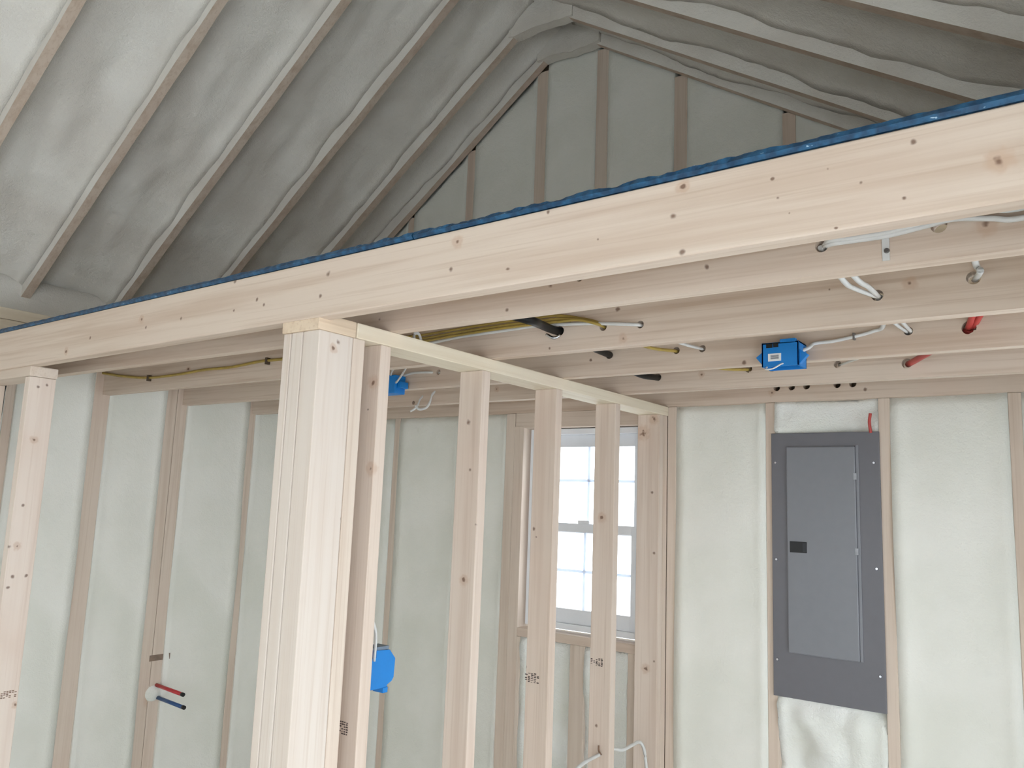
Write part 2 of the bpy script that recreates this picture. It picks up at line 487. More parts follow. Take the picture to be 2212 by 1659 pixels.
# ---- wall_right (behind the camera's right shoulder): unseen door and glazed openings, sized to let in daylight
DY0, DY1, DZT = -6.0, 2.2, 1.42
RWY0, RWY1, RWZ0, RWZ1 = 3.8, 6.0, -3.45, 0.85
wall_right = tag(boxes('wall_right', [
    (XR + D, XR + D + .05, YF, DY0, FL, 1.9), (XR + D, XR + D + .05, DY0, DY1, DZT, 1.9),
    (XR + D, XR + D + .05, DY1, RWY0, FL, 1.9), (XR + D, XR + D + .05, RWY0, RWY1, FL, RWZ0),
    (XR + D, XR + D + .05, RWY0, RWY1, RWZ1, 1.9), (XR + D, XR + D + .05, RWY1, YB, FL, 1.9)], SHEATH), kind='structure')
for a in (-6.3, DY0 - T, DY1, 3.0, RWY0 - T, RWY1, 6.6):
    box('stud', XR, XR + D, a, a + T, FL, 1.75, WZ, wall_right)
box('header', XR, XR + D, DY0, DY1, DZT, DZT + 0.32, WY, wall_right)
box('header', XR, XR + D, RWY0, RWY1, RWZ1, RWZ1 + 0.33, WY, wall_right)
box('window_sill_plate', XR, XR + D, RWY0, RWY1, RWZ0 - T, RWZ0, WY, wall_right)
box('top_plate', XR, XR + 0.6, YF, YB, 1.75, 1.85, WY, wall_right)
for i, (a, b) in enumerate(((DY1 + T, 3.0), (3.09, RWY0 - T), (RWY1 + T, 6.6), (6.69, YB))):
    foam('foam_panel', (XR, a, FL), (0, b - a, 0), (0, 0, 1.75 - FL), (-1, 0, 0), 6, 30, hf_wall(120 + i, 0.03, 0.03), FOAM, wall_right)
foam('foam_panel', (XR, RWY0, FL), (0, RWY1 - RWY0, 0), (0, 0, RWZ0 - T - FL), (-1, 0, 0), 8, 20, hf_wall(131, 0.03, 0.03), FOAM, wall_right)

# ---- wall_front with an unseen doorway, sized for daylight from behind the camera
FX0, FX1, FZT = -5.6, -3.6, 0.95
wall_front = gable_poly('wall_front', YF - D - 0.05, YF - D, SHEATH, [(FX0, FX1, FL, FZT)])
for a in (-8.7, FX0 - T, FX1, -0.4, 0.55):
    box('stud', a, a + T, YF - D, YF, FL, 1.6, WZ, wall_front)
box('header', FX0, FX1, YF - D, YF, FZT, FZT + 0.5, WX, wall_front)
for i, (a, b) in enumerate(((-8.61, FX0 - T), (FX1 + T, -0.4), (-0.31, 0.55))):
    foam('foam_panel', (a, YF, FL), (b - a, 0, 0), (0, 0, 1.6 - FL), (0, 1, 0), 6, 24, hf_wall(150 + i, 0.03, 0.03), FOAM, wall_front)

# ---- ceiling : roof deck, rafters, collar blocks, foam bays
XE0, XE1 = -9.42, 1.25                      # eave ends of the rafters
bm = bmesh.new()
nl = Vector((-ML, 0, 1)).normalized(); nr = Vector((-MR, 0, 1)).normalized()
def roofpt(x, d, side):
    n = nl if side < 0 else nr
    z = ML * x + CL if side < 0 else MR * x + CR
    return Vector((x, 0, z)) + n * d
XD = XRIDGE
def slab(side, x0, x1, y0, y1):
    def pt(x, d):
        if abs(x - XD) < 1e-6:
            return Vector((x, 0, ML * x + CL + d * math.sqrt(1 + (ML if side < 0 else MR) ** 2)))
        return roofpt(x, d, side)
    v = [bm.verts.new(W(p.x, y, p.z)) for y in (y0, y1) for p in (pt(x0, RD), pt(x1, RD), pt(x1, RD + .06), pt(x0, RD + .06))]
    bm.faces.new(v[:4]); bm.faces.new(v[4:])
    for i in range(4): bm.faces.new((v[i], v[(i + 1) % 4], v[4 + (i + 1) % 4], v[4 + i]))
slab(-1, XE0, XD, YF - D, YB + D)
slab(1, XD, XE1, YF - D, YB + D)
ceiling = tag(from_bm('ceiling', bm, SHEATH), kind='structure')
def rafter(side, y, parent, t=T):
    x0, x1 = (XE0, XRIDGE) if side < 0 else (XRIDGE, XE1)
    bm = bmesh.new(); n = 40
    g = []
    for i in range(n + 1):
        x = x0 + (x1 - x0) * i / n
        w1 = 0.008 * nz((x, y, side), 1.3, 5); w2 = 0.010 * nz((x, y, side), 2.3, 9)
        a = roofpt(x, 0, side); b = roofpt(x, RD, side)
        g.append([bm.verts.new(W(a.x, y + w1, a.z)), bm.verts.new(W(a.x, y + t + w2, a.z)), bm.verts.new(W(b.x, y + t, b.z)), bm.verts.new(W(b.x, y, b.z))])
    for i in range(n):
        for k_ in range(4):
            f = bm.faces.new((g[i][k_], g[i][(k_ + 1) % 4], g[i + 1][(k_ + 1) % 4], g[i + 1][k_]))
            f.material_index = 0 if k_ == 0 else 1
    bm.faces.new(g[0]); bm.faces.new(g[n])
    return from_bm('rafter', bm, [WRAFT, RFCOAT], parent)
RY = [2.72 + 0.97 * k_ for k_ in range(-9, 5)]
RYE = RY + [YB - 0.11]
for y in RYE:
    for sd in (-1, 1): rafter(sd, y, ceiling)
    # collar block under the ridge, sprayed over
    xa, xb = (ZC - CL) / ML, (ZC - CR) / MR
    def hcol(a, b, p): return 0.012 * nz(p, 3.1, 4)
    bm = bmesh.new(); n = 26; g = []
    for i in range(n + 1):
        x = xa - 0.06 + (xb - xa + 0.12) * i / n
        s1 = 0.03 * nz((x, y, 0), 2.7, 3) + 0.015 * nz((x, y, 0), 9, 1); s2 = 0.03 * nz((x, y, 1), 3.3, 8) + 0.012 * nz((x, y, 0), 11, 4)
        g.append([bm.verts.new(W(x, y - 0.03 + s2, ZC + s1)), bm.verts.new(W(x, y + T + 0.01, ZC + s1)), bm.verts.new(W(x, y + T + 0.01, ZC + 0.4)), bm.verts.new(W(x, y - 0.01 + s2, ZC + 0.4))])
    for i in range(n):
        for k_ in range(4):
            f = bm.faces.new((g[i][k_], g[i][(k_ + 1) % 4], g[i + 1][(k_ + 1) % 4], g[i + 1][k_])); f.material_index = 0 if k_ == 0 else 1
            f.smooth = False
    bm.faces.new(g[0]); bm.faces.new(g[n])
    from_bm('collar_block', bm, [RFOAM, RFCOAT], ceiling)
def hf_roof(seed):
    def h(a, b, p):
        e0, e1 = b, 1 - b
        wob = 0.85 + 0.35 * nz((p[0] * 1.6, p[1], p[2] * 1.6), 1, seed)
        cove = 0.08 * max(0, 1 - e0 / 0.2) ** 2 + 0.12 * max(0, 1 - e1 / 0.4) ** 1.6 * wob
        # long streaks running with the slope, plus lumps
        long = 0.04 * nz((a * 6.0 + b * 2.5, b * 2.4, seed), 1.0, seed) + 0.026 * nz((a * 11.0 + b * 2, b * 5.5, seed), 1.0, seed + 5)
        rough = 0.018 * nz(p, 4.5, seed + 2) + 0.008 * nz(p, 11.0, seed + 4)
        return 0.16 + cove + long + rough
    return h
bay_y = [YF] + RYE
for i in range(len(RYE)):
    ya = (RYE[i - 1] + T) if i else YF
    yb = RYE[i]
    if yb - ya < 0.03: continue
    for sd in (-1, 1):
        x0, x1 = (XE0, XRIDGE) if sd < 0 else (XRIDGE, XE1)
        p0, p1 = roofpt(x0, RD, sd), roofpt(x1, RD, sd)
        nn = -(nl if sd < 0 else nr)
        foam('foam_bay', (p0.x, ya, p0.z), (p1.x - p0.x, 0, p1.z - p0.z), (0, yb - ya, 0), nn, 90, 14, hf_roof(i * 2.3 + sd), RFOAM, ceiling, 0.0)
# foam closing the eaves above the wall plates
for nm, xx, zz0, zz1, sgn in (('foam_eave', -9.30, 1.70, 2.2, 1), ('foam_eave', 1.28, 1.35, 1.95, -1)):
    foam(nm, (xx, YF, zz0), (0, YB - YF, 0), (0, 0, zz1 - zz0), (sgn, 0, 0), 80, 4, lambda a, b, p: 0.03 * nz(p, 2, 3), RFOAM, ceiling, 0.1)

# ---- window_1 : double hung vinyl window in the back wall
def rect_frame(name, x0, x1, z0, z1, y0, y1, w, mat, parent, wb=None, wt=None):
    wb = wb or w; wt = wt or w
    return boxes(name, [(x0, x0 + w, y0, y1, z0, z1), (x1 - w, x1, y0, y1, z0, z1), (x0 + w, x1 - w, y0, y1, z0, z0 + wb), (x0 + w, x1 - w, y0, y1, z1 - wt, z1)], mat, parent, 0.0015)
win = empty('window_1', W((WXL + WXR) / 2, YS, WZB)); tag(win, kind='structure')
fx0, fx1, fz0, fz1 = WXL + 0.03, WXR - 0.0, WZB + 0.03, WZT - 0.01
rect_frame('window_frame', fx0, fx1, fz0, fz1, YB + 0.10, YS + 0.06, 0.075, VINYL, win, 0.06, 0.06)
zm = -0.235
def sash(x0, x1, z0, z1, y0, y1, zmid, wb, wt):
    s_ = rect_frame('sash', x0, x1, z0, z1, y0, y1, 0.07, VINYL, win, wb, wt)
    xm = (x0 + x1) / 2; ym = (y0 + y1) / 2
    boxes('muntin', [(xm - .014, xm + .014, ym - .01, ym + .01, z0 + wb, z1 - wt)], VINYLG, s_)
    boxes('muntin', [(x0 + .07, x1 - .07, ym - .0095, ym + .0095, zmid - .014, zmid + .014)], VINYLG, s_)
    for xa_, xb_ in ((x0 + .07, xm - .014), (xm + .014, x1 - .07)):
        for za_, zb_ in ((z0 + wb, zmid - .014), (zmid + .014, z1 - wt)):
            boxes('pane', [(xa_, xb_, ym - .004, ym + .004, za_, zb_)], GLASS, s_)
sash(fx0 + .075, fx1 - .075, zm - 0.05, fz1 - .06, YB + 0.19, YB + 0.235, 0.27, 0.10, 0.13)
sash(fx0 + .075, fx1 - .075, fz0 + .06, zm + 0.05, YB + 0.14, YB + 0.185, -0.68, 0.15, 0.09)
boxes('sash_lock', [(-4.52, -4.38, YB + .13, YB + .19, zm + .05, zm + .085)], VINYL, win, 0.003)
# unseen glazed opening in the right wall, sized to light under the loft
win2 = empty('window_right_offscreen', W(XR + D, (RWY0 + RWY1) / 2, RWZ0)); tag(win2, kind='structure')
x0_, x1_ = XR + 0.10, XR + D + .05
boxes('window_frame', [(x0_, x1_, RWY0, RWY0 + .075, RWZ0, RWZ1), (x0_, x1_, RWY1 - .075, RWY1, RWZ0, RWZ1), (x0_, x1_, RWY0 + .075, RWY1 - .075, RWZ0, RWZ0 + .08), (x0_, x1_, RWY0 + .075, RWY1 - .075, RWZ1 - .08, RWZ1), (x0_ + .02, x1_ - .04, RWY0 + .075, RWY1 - .075, -0.3, -0.2)], VINYL, win2, 0.0015)
boxes('pane', [(x0_ + .05, x0_ + .058, RWY0 + .075, RWY1 - .075, RWZ0 + .08, -0.3)], GLASS, win2)
boxes('pane', [(x0_ + .05, x0_ + .058, RWY0 + .075, RWY1 - .075, -0.2, RWZ1 - .08)], GLASS, win2)

# ================================================================== LOFT PLATFORM
loft = tag(empty('loft_platform', W(-4.2, 5, 1.0)), 'loft platform of pale joists with a blue-edged deck on top', 'loft')
# front beam (slightly low at its left end)
BX0, BX1, BY0, BY1 = XL, XR, 2.855, 2.955
def tilt(x): return 0.0075 * (x + 0.0) * (1 if x < 0 else 0)
bm = bmesh.new(); bm_box(bm, BX0, BX1, BY0, BY1, 1.0, 1.322, 0.006, 3)
for v in bm.verts: v.co.z += S * tilt(v.co.x / S)
bc = (W(BX0, BY0, 1.0 + tilt(BX0)) + W(BX1, BY1, 1.322)) / 2
beam_kn = []
for px, py, r in ((1475, 402, 12), (1453, 467, 9), (1473, 545, 10), (988, 522, 11), (2158, 348, 22), (1973, 307, 8), (1668, 387, 6), (1860, 394, 6), (1788, 365, 5), (508, 607, 6),
                  (709, 592, 8), (692, 640, 6), (973, 581, 7), (1097, 581, 6), (1184, 459, 5), (1292, 517, 4), (1680, 427, 5), (1953, 428, 5), (555, 647, 5), (570, 658, 5), (306, 690, 8), (195, 730, 5), (143, 758, 7), (391, 688, 5), (315, 708, 5), (505, 671, 4), (1705, 460, 4), (1806, 493, 4)):
    p = at(px, py, 1, BY0); w_ = W(*p) - bc
    beam_kn.append((w_.x, w_.y, w_.z, r / (FPX / p.dot(FW)) * S * 1.25))
WBEAM = wood('front_beam_spruce', 'x', light=(218, 202, 186), dark=(190, 166, 145), knots=beam_kn, streak=0.6, sparse=1.1, pink=0.15)
from_bm('front_beam', bm, WBEAM, loft)

# drilled joists
HO = {}
def hole_at(px, py, y): p = at(px, py, 1, y); return (p.x, p.z)
J2Y, J3Y, J4Y, J5Y, J6Y = 3.41, 4.395, 5.345, 6.31, 7.287
h2 = [hole_at(1775, 531, J2Y) + (.028,), hole_at(2028, 487, J2Y) + (.03,), (-2.10, 1.15, .02), (-4.0, 1.14, .025)]
h3 = [hole_at(1895, 638, J3Y) + (.03,), hole_at(2103, 600, J3Y) + (.033,), hole_at(1383, 701, J3Y) + (.024,), hole_at(1303, 706, J3Y) + (.026,), hole_at(1209, 715, J3Y) + (.033,)]
h4 = [hole_at(1962, 715, J4Y) + (.027,), hole_at(2093, 708, J4Y) + (.04,), hole_at(1517, 753, J4Y) + (.026,), hole_at(1461, 757, J4Y) + (.026,), hole_at(1316, 767, J4Y) + (.03,), hole_at(947, 804, J4Y) + (.024,)]
h5 = [hole_at(1809, 787, J5Y) + (.028,), hole_at(1959, 785, J5Y) + (.036,), hole_at(1617, 797, J5Y) + (.03,), hole_at(1669, 796, J5Y) + (.024,), hole_at(1421, 815, J5Y) + (.032,), hole_at(893, 870, J5Y) + (.02,)]
h6 = [hole_at(x_, y_, J6Y) + (.03,) for x_, y_ in ((1678, 838), (1710, 836), (1742, 834), (1808, 831), (1842, 829))]
def fake_knots(lst, yy, c):
    out = []
    for px, py, r in lst:
        p = at(px, py, 1, yy); w_ = W(*p) - c
        out.append((w_.x, w_.y, w_.z, r / (FPX / p.dot(FW)) * S * 1.2))
    return out
def jc(y): return (W(XL, y, 1.0) + W(XR, y + T, 1.312)) / 2
kn = {2: [(2130, 487, 18), (1527, 577, 7), (1190, 617, 8), (1095, 670, 5), (820, 690, 5)], 3: [(1965, 612, 12), (1346, 731, 9), (1335, 667, 7), (1232, 696, 4), (1187, 752, 4), (1792, 625, 4)],
      4: [(1607, 783, 6), (1276, 778, 4), (899, 781, 6)], 5: [(1515, 809, 6), (1073, 841, 5)], 6: [(1667, 849, 6), (1869, 841, 5)]}
for i_, y_, hs in ((2, J2Y, h2), (3, J3Y, h3), (4, J4Y, h4), (5, J5Y, h5), (6, J6Y, h6)):
    m_ = wood('joist_spruce_%d' % i_, 'x', light=(218, 202, 186), dark=(190, 166, 145), streak=0.8, sparse=0.9, knots=fake_knots(kn[i_], y_, jc(y_)))
    board_with_holes('joist' if i_ < 6 else 'rim_board', XL, XR, y_, y_ + T, 1.0, 1.312, hs, m_, loft if i_ < 6 else wall_back)
# deck sheets with ragged blue painted edge
XJ = -2.75
for a, b, sd in ((XL, XJ - 0.004, 1), (XJ + 0.004, XR, 2)):
    bm = bmesh.new(); bm_box(bm, a, b, BY0 + 0.02, YB - 0.08, 1.324, 1.358)
    for v in bm.verts: v.co.z += S * tilt(v.co.x / S) * max(0, 1 - (v.co.y / S - BY0) / 1.0)
    sh = from_bm('deck_sheet', bm, SHEATH, loft)
    bm = bmesh.new(); n = int((b - a) * 60); g = []
    for i in range(n + 1):
        x = a + (b - a) * i / n; t_ = tilt(x)
        smooth_part = 1.0 if -3.2 < x < -0.75 else 0.35
        jz = (0.010 * nz((x * 9, 0, 0), 1, 2) + 0.007 * nz((x * 26, 0, 0), 1, 4)) * smooth_part
        jy = 0.010 * nz((x * 14, 3, 0), 1, 6) * smooth_part
        zt = 1.356 + t_ + jz + (0.004 if x > -1 else 0)
        g.append([bm.verts.new(W(x, BY0 + 0.006 + jy * .4, 1.323 + t_)), bm.verts.new(W(x, BY0 - 0.006 + jy, 1.338 + t_)), bm.verts.new(W(x, BY0 + 0.004 - jy, zt)), bm.verts.new(W(x, BY0 + 0.03, zt + 0.001)), bm.verts.new(W(x, BY0 + 0.03, 1.323 + t_))])
    for i in range(n):
        for k_ in range(5):
            bm.faces.new((g[i][k_], g[i][(k_ + 1) % 5], g[i + 1][(k_ + 1) % 5], g[i + 1][k_]))
    bm.faces.new(g[0]); bm.faces.new(g[n])
    tag(from_bm('painted_edge', bm, BLUEE, sh), 'ragged deck edge painted blue')

# ================================================================== PARTITION STUD WALL
PX0, PX1 = -3.640, -3.435
part = tag(empty('stud_wall', W(-3.54, 5.1, FL)), 'partition of bare studs and a built-up corner post under the loft', 'stud wall')
ZP = 0.908
box('top_plate', -3.746, -3.432, 2.868, 3.145, ZP, 1.0, wood('plate_block_spruce', 'y', light=(228, 208, 182), dark=(196, 168, 138)), part, 0.003)
box('top_plate', PX0 - 0.02, PX1 + 0.006, 3.15, YB, ZP, 0.999, WY, part, 0.003)
# corner post: three plies
def kn_on(lst, axis, val, c):
    out = []
    for px, py, r in lst:
        p = at(px, py, axis, val); w_ = W(*p) - c
        out.append((w_.x, w_.y, w_.z, r / (FPX / p.dot(FW)) * S * 1.3))
    return out
xs_ = (-3.744, -3.674, -3.574, -3.434)
for i in range(3):
    c_ = (W(xs_[i], 2.88, FL + T) + W(xs_[i + 1], 3.222, ZP)) / 2
    kl = kn_on([(667, 1385, 3), (697, 1430, 3), (690, 1135, 4), (752, 1120, 4), (748, 1234, 5), (675, 1213, 8), (688, 1512, 9), (700, 1505, 9), (742, 742, 5), (725, 742, 4)], 1, 2.88, c_) + \
         (kn_on([(752, 1120, 5), (748, 1233, 6), (745, 742, 6), (735, 755, 8)], 0, -3.434, c_) if i == 2 else [])
    m_ = wood('post_spruce_%d' % i, 'z', light=(221, 211, 201), dark=(206, 190, 176), knots=kl, streak=0.4, sparse=0.97, pink=0.12)
    box('post_board', xs_[i] + 0.003, xs_[i + 1] - 0.003, 2.88, 3.13 if i == 2 else 3.222, FL + T, ZP, m_, part, 0.003)
box('post_board', xs_[2] + 0.0015, xs_[3] - 0.002, 3.133, 3.222, FL + T, ZP, WZ, part, 0.003)
sy = [(3.35, 3.437), (4.338, 4.425), (5.28, 5.367), (6.24, 6.327), (7.12, 7.207)]
skn = {0: [(806, 826, 11), (800, 1012, 11), (795, 885, 4)], 1: [(1012, 912, 6), (1016, 1014, 5), (1002, 1253, 9), (1028, 1133, 4)], 2: [(1153, 1143, 5), (1158, 1160, 3), (1135, 1440, 4), (1128, 1530, 5)], 3: [(1300, 1118, 8), (1288, 1567, 4)], 4: [(1392, 935, 12), (1415, 905, 9), (1398, 1445, 8), (1412, 1064, 4), (1416, 1195, 4), (1416, 1429, 3)]}
studs = []
for i, (a, b) in enumerate(sy):
    c_ = (W(PX0, a, FL + T) + W(PX1, b, ZP)) / 2
    m_ = wood('partition_stud_spruce_%d' % i, 'z', light=(220, 204, 190), dark=(198, 176, 159), knots=kn_on(skn[i], 1, a, c_), sparse=0.95, pink=0.5 if i in (0, 2) else 0.3)
    studs.append(box('stud', PX0 if i < 4 else PX0 - 0.03, PX1, a, b, FL + T, ZP, m_, part, 0.003))
box('stud', PX0, PX1, 7.21, 7.297, FL + T, ZP, WZ, part, 0.003)
box('bottom_plate', PX0, PX1, 2.88, YB, FL, FL + T, WY, part, 0.003)
def stamp(parent, px0, px1, py0, py1, y, mat=INK, seed=1):
    """grade stamp: rows of small ink bars on a stud face"""
    rr = random.Random(seed); bm = bmesh.new()
    a = at(px0, py0, 1, y); b = at(px1, py1, 1, y)
    x0, x1, z0, z1 = min(a.x, b.x), max(a.x, b.x), min(a.z, b.z), max(a.z, b.z)
    nr_, nc = 6, 5
    for i in range(nr_):
        for j in range(nc):
            if rr.random() < 0.25: continue
            cx = x0 + (x1 - x0) * (j + .1) / nc; cw = (x1 - x0) / nc * rr.uniform(.5, .85)
            cz = z0 + (z1 - z0) * (i + .15) / nr_; ch = (z1 - z0) / nr_ * rr.uniform(.3, .7)
            bm_box(bm, cx, cx + cw, y - 0.0012, y + 0.001, cz, cz + ch)
    return from_bm('grade_stamp', bm, mat, parent)
stamp(studs[0], 729, 751, 1553, 1590, sy[0][0], seed=2)
stamp(studs[2], 1134, 1165, 1450, 1478, sy[2][0], seed=3)
stamp(studs[3], 1276, 1303, 1418, 1441, sy[3][0], seed=4)

# short stud wall under the left of the beam
sw = tag(empty('stud_wall', W(-7.8, 2.98, FL)), 'short stud wall with a single end stud beside the open doorway', 'stud wall')
box('top_plate', XL, -6.905, 2.885, 3.10, 0.868, 0.951, WX, sw, 0.003)
c_ = (W(-6.995, 2.89, FL + T) + W(-6.91, 3.095, 0.866)) / 2
m_ = wood('door_stud_spruce', 'z', light=(230, 216, 204), dark=(214, 194, 180), knots=kn_on([(83, 836, 4), (102, 832, 4), (73, 950, 6), (37, 1180, 6), (20, 1181, 5), (50, 1092, 4), (57, 1243, 4), (27, 1245, 4), (17, 1269, 4), (33, 1522, 6)], 0, -6.91, c_), sparse=1.1, pink=0.5)
dstud = box('stud', -6.995, -6.91, 2.89, 3.095, FL + T, 0.866, m_, sw, 0.003)
for a in (-7.95, -8.70):
    box('stud', a, a + T, 2.89, 3.095, FL + T, 0.866, WZ, sw, 0.003)
box('bottom_plate', XL, -6.91, 2.89, 3.095, FL, FL + T, WX, sw, 0.003)
# stamp on the +x face of the door stud
bm = bmesh.new(); rr = random.Random(9)
p0 = at(0, 1510, 0, -6.91); p1 = at(38, 1488, 0, -6.91)
for i in range(5):
    for j in range(6):
        if rr.random() < .25: continue
        y_ = p0.y + (p1.y - p0.y) * j / 6; z_ = p0.z + (p1.z - p0.z) * i / 5
        bm_box(bm, -6.911, -6.9085, y_, y_ + (p1.y - p0.y) / 8, z_, z_ + (p1.z - p0.z) / 9)
from_bm('grade_stamp', bm, RUST, dstud)

# ================================================================== ELECTRICAL PANEL
ep = tag(empty('breaker_panel', W(-1.955, YB, -1.55)), 'grey steel breaker panel between two wall studs', 'breaker panel')
E0, E1, EZ0, EZ1 = -2.408, -1.499, -1.555, 0.714
YP = YB - 0.022
boxes('panel_cover', [(E0, E1, YP, YB - 0.002, EZ0, EZ1)], PANELG, ep, 0.002)
dr = boxes('panel_door', [(-2.27, -1.69, YP - 0.022, YP - 0.002, -1.18, 0.59)], PANELD, ep, 0.004)
boxes('door_hinge_edge', [(-1.69, -1.664, YP - 0.010, YP - 0.001, -1.18, 0.60)], PANELD, ep, 0.002)
boxes('latch', [(-2.245, -2.10, YP - 0.026, YP - 0.020, -0.33, -0.235)], BLACK, dr, 0.001)
boxes('latch_slide', [(-2.135, -2.108, YP - 0.030, YP - 0.024, -0.32, -0.245)], plain('dark_grey_plastic', (44, 45, 50), 0.4), dr, 0.001)
for z_ in (0.335, -0.29):
    boxes('door_tab', [(-1.705, -1.68, YP - 0.025, YP - 0.020, z_ - .028, z_ + .028)], plain('pale_tab', (176, 178, 184), 0.4), dr, 0.0005)
for x_, z_ in ((-2.37, 0.45), (-1.545, 0.45), (-2.37, -0.40), (-1.545, -0.42), (-2.37, -1.25), (-1.54, -1.27)):
    bm = bmesh.new()
    bmesh.ops.create_cone(bm, cap_ends=True, segments=12, radius1=0.006, radius2=0.004, depth=0.005, matrix=Matrix.Translation(W(x_, YP - 0.004, z_)) @ Matrix.Rotation(math.pi / 2, 4, 'X'))
    from_bm('screw', bm, STEEL, ep)

# ================================================================== BLUE BOXES
def stickered_box():
    b0 = at(1645, 742, 1, J4Y - 0.17); b1 = at(1726, 788, 1, J4Y - 0.17)
    x0, x1 = b0.x, b1.x; z1 = b0.z; z0 = b1.z; y0, y1 = J4Y - 0.17, J4Y - 0.002
    e = tag(empty('electrical_box', W((x0 + x1) / 2, y1, z0)), 'bright blue plastic box with a white sticker on a loft joist', 'electrical box')
    t = 0.012
    bm = bmesh.new()
    bm_box(bm, x0, x1, y0, y0 + t, z0, z1, 0.001); bm_box(bm, x0, x1, y1 - t, y1, z0, z1, 0.001)
    bm_box(bm, x0, x0 + t, y0, y1, z0, z1, 0.001); bm_box(bm, x1 - t, x1, y0, y1, z0, z1, 0.001)
    bm_box(bm, x0, x1, y0, y1, z1 - t, z1, 0.001)
    from_bm('box_shell', bm, BLUEB, e)
    zm_ = (z0 + z1) / 2 - .02
    for xa, xb in ((x0 - .045, x0), (x1, x1 + .05)):
        bm = bmesh.new()
        pts = [(xa if xa < x0 else xb, zm_ + .01), (x0 if xa < x0 else x1, zm_ + .045), (x0 if xa < x0 else x1, zm_ - .045)]
        v = [bm.verts.new(W(px, y, pz)) for y in (y0 + .02, y0 + .06) for px, pz in pts]
        bm.faces.new(v[:3]); bm.faces.new(v[3:])
        for i in range(3): bm.faces.new((v[i], v[(i + 1) % 3], v[3 + (i + 1) % 3], v[3 + i]))
        from_bm('mounting_ear', bm, BLUEB, e)
    w = x1 - x0
    boxes('knockout', [(x0 + .13 * w, x0 + .3 * w, y0 - .003, y0 + .002, z1 - .035, z1 - .008)], BLACK, e)
    boxes('knockout', [(x0 + .32 * w, x0 + .46 * w, y0 - .003, y0 + .002, z1 - .033, z1 - .006)], BLACK, e)
    boxes('top_tab', [(x0 + .5 * w, x0 + .92 * w, y0 - .003, y0 + .03, z1 - .005, z1 + .018)], BLUEB, e, 0.001)
    st = boxes('sticker', [(x0 + .18 * w, x0 + .53 * w, y0 - .004, y0 + .001, z0 + .035, z0 + .085)], PAPER, e)
    bm = bmesh.new(); rr = random.Random(3)
    for i in range(5):
        bm_box(bm, x0 + .25 * w, x0 + .47 * w, y0 - .0055, y0 - .003, z0 + .048 + i * .006, z0 + .0515 + i * .006)
    from_bm('sticker_print', bm, plain('grey_print', (110, 112, 120), .7), st)
    tube('wire_loop', [(x0 + .15 * w, y0 + .02, z0 + .01), (x0 + .15 * w, y0 - .03, z0 - .02), (x0 + .35 * w, y0 - .03, z0 - .018), (x0 + .55 * w, y0 - .01, z0 + .012), (x0 + .6 * w, y0 + .04, z0 + .02)], 0.0022, WHITEC, e)
    return x0, x1, y0, z1
bx0, bx1, by0, bz1 = stickered_box()

def wall_box():
    p0 = at(800, 1405, 0, -3.52); p1 = at(850, 1488, 0, -3.52)
    y0, y1 = 3.44, p1.y; z1, z0 = p0.z - 0.0, p1.z + 0.02
    e = tag(empty('electrical_box', W(-3.6, y0, z0)), 'blue plastic wall box fixed to a partition stud below a white cable', 'electrical box')
    bm = bmesh.new()
    prof = [(y0, z0), (y1 - .06, z0), (y1 - .055, z0 + .015), (y1 - .02, z0 + .03), (y1 - .005, z0 + .05), (y1, z1 - .07), (y1 - .05, z1 - .015), (y0, z1 + .0)]
    v = [[bm.verts.new(W(x, py, pz)) for py, pz in prof] for x in (-3.645, -3.52)]
    n = len(prof)
    bm.faces.new(v[1])
    for i in range(n): bm.faces.new((v[0][i], v[0][(i + 1) % n], v[1][(i + 1) % n], v[1][i]))
    from_bm('box_shell', bm, BLUEB, e)
    for ya, yb in ((y0 + .002, y0 + .028), (y1 - .095, y1 - .055)):
        boxes('clamp_tab', [(-3.60, -3.515, ya, yb, z0 - .03, z0 + .002)], BLUEB, e, 0.001)
    boxes('clamp_recess', [(-3.524, -3.518, y0 + .03, y0 + .11, z1 - .05, z1 - .008)], plain('recess_shade_blue', (10, 62, 128), .5), e)  # flat plate; its darker blue paints in the shade of the recess
    boxes('top_lip', [(-3.62, -3.53, y0 + .06, y1 - .05, z1 - .012, z1 + .008)], plain('grey_lip', (120, 136, 152), .5), e)
    return y0, z1
wy0, wz1 = wall_box()
tag(tube('white_cable', [(-3.5, 3.445, -0.45), (-3.495, 3.455, -0.65), (-3.485, 3.50, -0.78), (-3.50, 3.515, wz1 - .06)], 0.0045, WHITEC, flat=0.6), 'white cable dropping beside a stud into the blue wall box', 'cable')

def small_box():
    p = at(862, 850, 1, J4Y - 0.1); y0 = J4Y - 0.14
    e = tag(empty('electrical_box', W(p.x - .1, J4Y, p.z)), 'small blue box half hidden behind the first stud past the post', 'electrical box')
    bm = bmesh.new()
    x1 = p.x - .02; x0 = x1 - .22; z0 = p.z; z1 = z0 + .17
    bm_box(bm, x0, x1, y0, J4Y - .002, z0, z1, 0.004)
    from_bm('box_shell', bm, BLUEB, e)
    boxes('mounting_ear', [(x1, x1 + .045, y0 + .03, J4Y - .01, z0 + .05, z0 + .11)], BLUEB, e, 0.003)
    return x1, z1
sx1, sz1 = small_box()

# ================================================================== CABLES
def cab(name, pts, r, mat, label, cat='cable', flat=0.6, group=None):
    return tag(tube(name, pts, r, mat, flat=flat), label, cat, group)
def H(h, y): return (h[0], y, h[1])
YM = lambda a, b: (a + b) / 2
